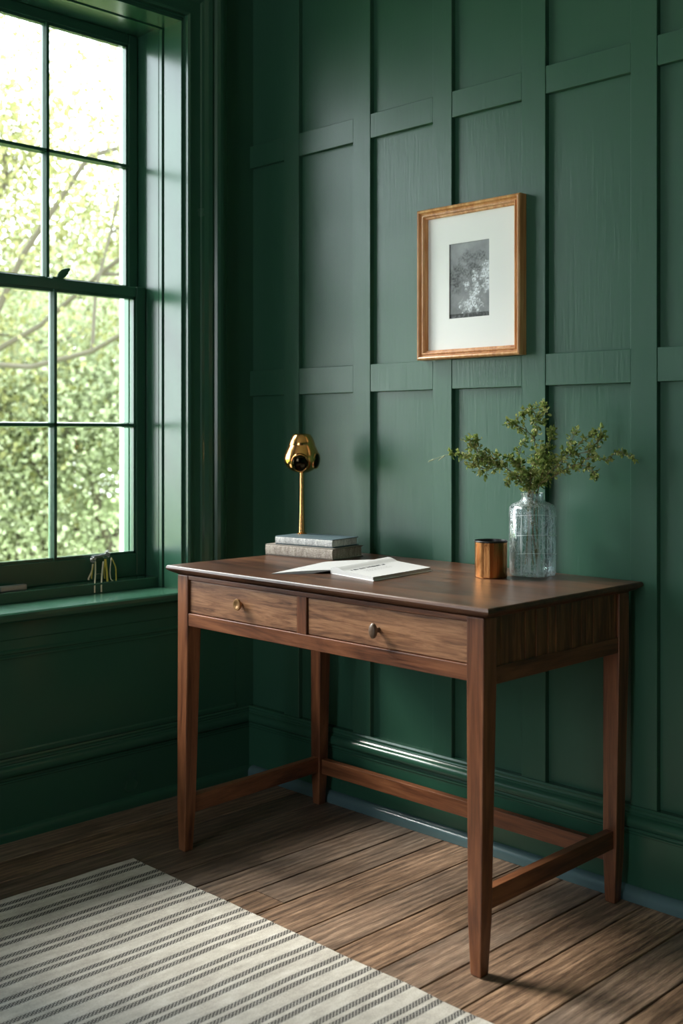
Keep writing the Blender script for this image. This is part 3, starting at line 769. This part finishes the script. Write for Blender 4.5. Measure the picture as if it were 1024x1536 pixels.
sprig('upright sprig just right of the tallest one', [(806, 720, -.02), (812, 690, -.03), (820, 662, -.03), (822, 645, -.035)], 5, 1.3, .012, .32, .014)
sprig('thick sprig spreading up to the right of the vase', [(812, 715, -.04), (832, 695, -.06), (852, 672, -.08), (868, 652, -.10)], 6, 1.3, .0125, .30, .021, fork=[[(845, 680, -.08), (868, 676, -.1), (880, 660, -.11), (878, 648, -.12)], [(832, 692, -.06), (840, 670, -.08), (850, 648, -.1)]])
sprig('long thin sprig reaching far right over the desk', [(812, 720, -.05), (842, 702, -.08), (872, 684, -.115), (890, 688, -.125), (905, 676, -.135), (918, 681, -.14), (929, 686, -.14)], 7, .55, .010, .3, .009)
sprig('sprig bending low on the right side of the vase', [(815, 718, -.05), (842, 700, -.08), (862, 697, -.1), (873, 704, -.11), (875, 716, -.12)], 8, 1.1, .0115, .34, .012)
sprig('bushy short sprig filling the neck of the vase at the front', [(790, 728, -.04), (790, 705, -.05), (800, 690, -.05), (806, 676, -.05)], 9, 2.0, .0145, .28, .020)
sprig('bushy short sprig leaning right behind the neck of the vase', [(806, 730, .01), (812, 712, .0), (818, 700, -.01), (824, 688, -.02)], 10, 1.9, .0135, .28, .020)
sprig('short sprig leaning left between the neck and the long left sprig', [(788, 726, -.03), (778, 706, -.04), (768, 692, -.04), (757, 684, -.04)], 12, 1.4, .0125, .3, .013)

# ------------------------------------------------------------------ small things on the window ledge
hg = thing('ribbon_bundle', 'silver bar with thin yellow and cream strips hanging over the window ledge', 'ribbons', (-.17, -.455, .6585))
hl = lambda x, y, z: (x + .17, y + .455, z - .6585)
Bx = -.186
B().tube([hl(Bx, -.486, .7335), hl(Bx, -.46, .7345), hl(Bx, -.428, .7385)], .0042, 10).obj('bar', M['silver'], hg, smooth=True)
def knot(c, r, seed):
    rr = random.Random(seed); b = B()
    for k in range(9):
        v = rvec(rr) * r * .9; q = rvec(rr); e = v.orthogonal().normalized()
        b.tube([hl(c[0] + max(-.004, v.x + e.x * r * .6 * math.cos(a)), c[1] + v.y + e.y * r * .6 * math.cos(a) + q.y * r * .4 * math.sin(a), c[2] + v.z + q.z * r * .6 * math.sin(a)) for a in [x * .7 for x in range(9)]], .0012, 5)
    for k in range(5):
        v = rvec(rr) * r * .7; rg = []
        for i in range(7):
            ph = math.pi * (i + .5) / 7; rg.append([hl(c[0] + max(-.002, v.x) + .0028 * math.sin(ph) * math.cos(j), c[1] + v.y + .0028 * math.sin(ph) * math.sin(j), c[2] + v.z + .0028 * math.cos(ph)) for j in [t * .785 for t in range(8)]])
        b.rings(rg)
    b.obj('knot', M['silver'], hg, smooth=True)
knot((-.186, -.482, .728), .009, 1); knot((-.186, -.428, .740), .008, 2)
CAM = Vector((2.865, -2.435, 1.12))
def wp(u, v, x):
    f = 1700.; d = Vector((-.7071, .7071, 0)) + Vector((.7071, .7071, 0)) * ((u - 512) / f) + Vector((0, 0, -(v - 650) / f))
    return CAM + d * ((x - CAM.x) / d.x)
strips = [('cream', .0026, [(139, 846, -.184), (138, 856, -.178), (133, 867, -.172), (133, 870, -.17)]), ('yellow', .0016, [(140, 846, -.184), (138, 858, -.176), (137, 868, -.17)]),
          ('cream', .0020, [(143, 842, -.186), (143, 860, -.165), (142, 876, -.135), (142, 889, -.128)]), ('cream', .0024, [(155, 842, -.186), (153, 860, -.165), (152, 875, -.135), (152, 888, -.128)]),
          ('yellow', .0034, [(158, 839, -.186), (160, 856, -.172), (161, 872, -.145)]), ('yellow', .0014, [(158, 840, -.186), (156, 855, -.176), (157, 868, -.168)]),
          ('cream', .0013, [(167, 836, -.186), (165, 856, -.176), (166, 868, -.155), (170, 871.5, -.15)]), ('yellow', .0014, [(167, 836, -.186), (173, 850, -.176), (174, 862, -.168), (174, 871, -.15)]),
          ('cream', .0010, [(143, 862, -.165), (148, 860.5, -.168), (152, 861, -.165)])]
for m_, w, pts in strips:
    pp = bez([wp(*q) for q in pts], 6); b = B(); rg = []
    for p in pp:
        rg.append([Vector(hl(p.x + a, p.y + c, max(p.z, .6292))) for a, c in ((-.0006, -w), (.0006, -w), (.0012, 0), (.0006, w), (-.0006, w), (-.0010, 0))])
    b.rings(rg); o = b.obj('strip', M[m_], hg, smooth=True); o['label'] = m_ + ' strip'
mb = thing('metal_bar', 'short grey metal bar lying on the window ledge at the left', 'metal bar', (-.165, -.82, .6586))
B().box(-.007, .007, -.10, .008, 0, .0155).obj('body', M['steel'], mb, .002)
B().box(-.0085, .0085, .010, .095, 0, .0165).obj('sleeve', M['silver'], mb, .0025)
b = B()
for k in range(3): b.box(.0082, .0092, .018 + k * .001, .088, .003 + k * .004, .0042 + k * .004)
b.obj('ridge', M['steel'], mb)

# ------------------------------------------------------------------ outside: lawn and trees
lw = B().box(-60, OUT - .2, -40, 50, -3.2, -3.0).obj('lawn', M['lawn']); lw['kind'] = 'structure'
def tree(label, base, height, rad, nleaf, seed, mat, lsz=.09, zlow=.2, bark=1.0, bole=.34):
    r = random.Random(seed); b0 = Vector(base)
    t = thing('tree', label, 'tree', b0, 0, 'trees outside the window')
    w = B(); tips = []
    def grow(p, d, l, rr, lv):
        pts = [p]; q = p.copy()
        for k in range(4):
            d2 = (d + rvec(r) * .22).normalized(); q = q + d2 * l / 4; pts.append(q.copy()); d = d2
            if lv >= 2: tips.append(q.copy())
        w.tube([x - b0 for x in pts], rr * bark, 6, rr * bark * .6)
        if lv < 5:
            for k in range(3 if lv < 4 else 2):
                nd = (d * .8 + rvec(r) * .85 + Vector((0, 0, .12))).normalized()
                grow(pts[r.choice((2, 3, 4))], nd, l * r.uniform(.62, .82), rr * (.66 if bark != 1 else .55), lv + 1)
        tips.append(q.copy())
    grow(b0, Vector((0, 0, 1)), height * bole, height * .018, 0)
    w.obj('trunk', M['bark'], t, smooth=True)
    zs = b0.z + height * zlow; leaves = []
    c = b0 + Vector((0, 0, height * (.5 + zlow / 2))); hh = height * (1 - zlow) / 2
    # clusters gather round branch tips and over the whole crown
    cl = [p for p in tips if p.z > zs]
    for k in range(int(170 * rad)):
        v = rvec(r) * (r.random() ** .33); cl.append(c + Vector((v.x * rad, v.y * rad, v.z * hh)))
    for i in range(int(nleaf * 1.9)):
        q = r.choice(cl); s_ = .26 * rad * .5
        p = q + Vector((r.gauss(0, s_), r.gauss(0, s_), r.gauss(0, s_ * .7))); l = lsz * .56 * r.uniform(.6, 1.4)
        leaves.append((p - b0, rvec(r), rvec(r), l, l * .38, min(1, max(0, r.gauss(.5, .25)))))
    leafmesh('crown', leaves, mat, t)
G = -3.0
tree('yellow green tree with open branches nearest the window', (-6.9, 1.9, G), 9.6, 2.9, 11000, 1, M['leaf_gold'], .085, .5, .36, .60)
tree('light green tree seen low behind the right panes', (-8.6, 5.6, G), 6.4, 2.4, 22000, 2, M['leaf_tree'], .095, .12)
tree('light green tree seen low behind the left panes', (-9.2, 3.3, G), 6.2, 2.5, 22000, 3, M['leaf_tree'], .095, .12)
tree('pale green tree filling the middle distance', (-12.5, 6.6, G), 8.2, 3.4, 24000, 4, M['leaf_tree'], .12, .12)
tree('tall yellow tree in the upper right panes, far behind the branches', (-13.5, 9.6, G), 11.5, 3.8, 26000, 5, M['leaf_gold'], .12, .3)
tree('tall yellowish tree in the upper left panes, far behind the branches', (-13.0, 3.6, G), 11.0, 3.8, 24000, 6, M['leaf_gold'], .12, .3)
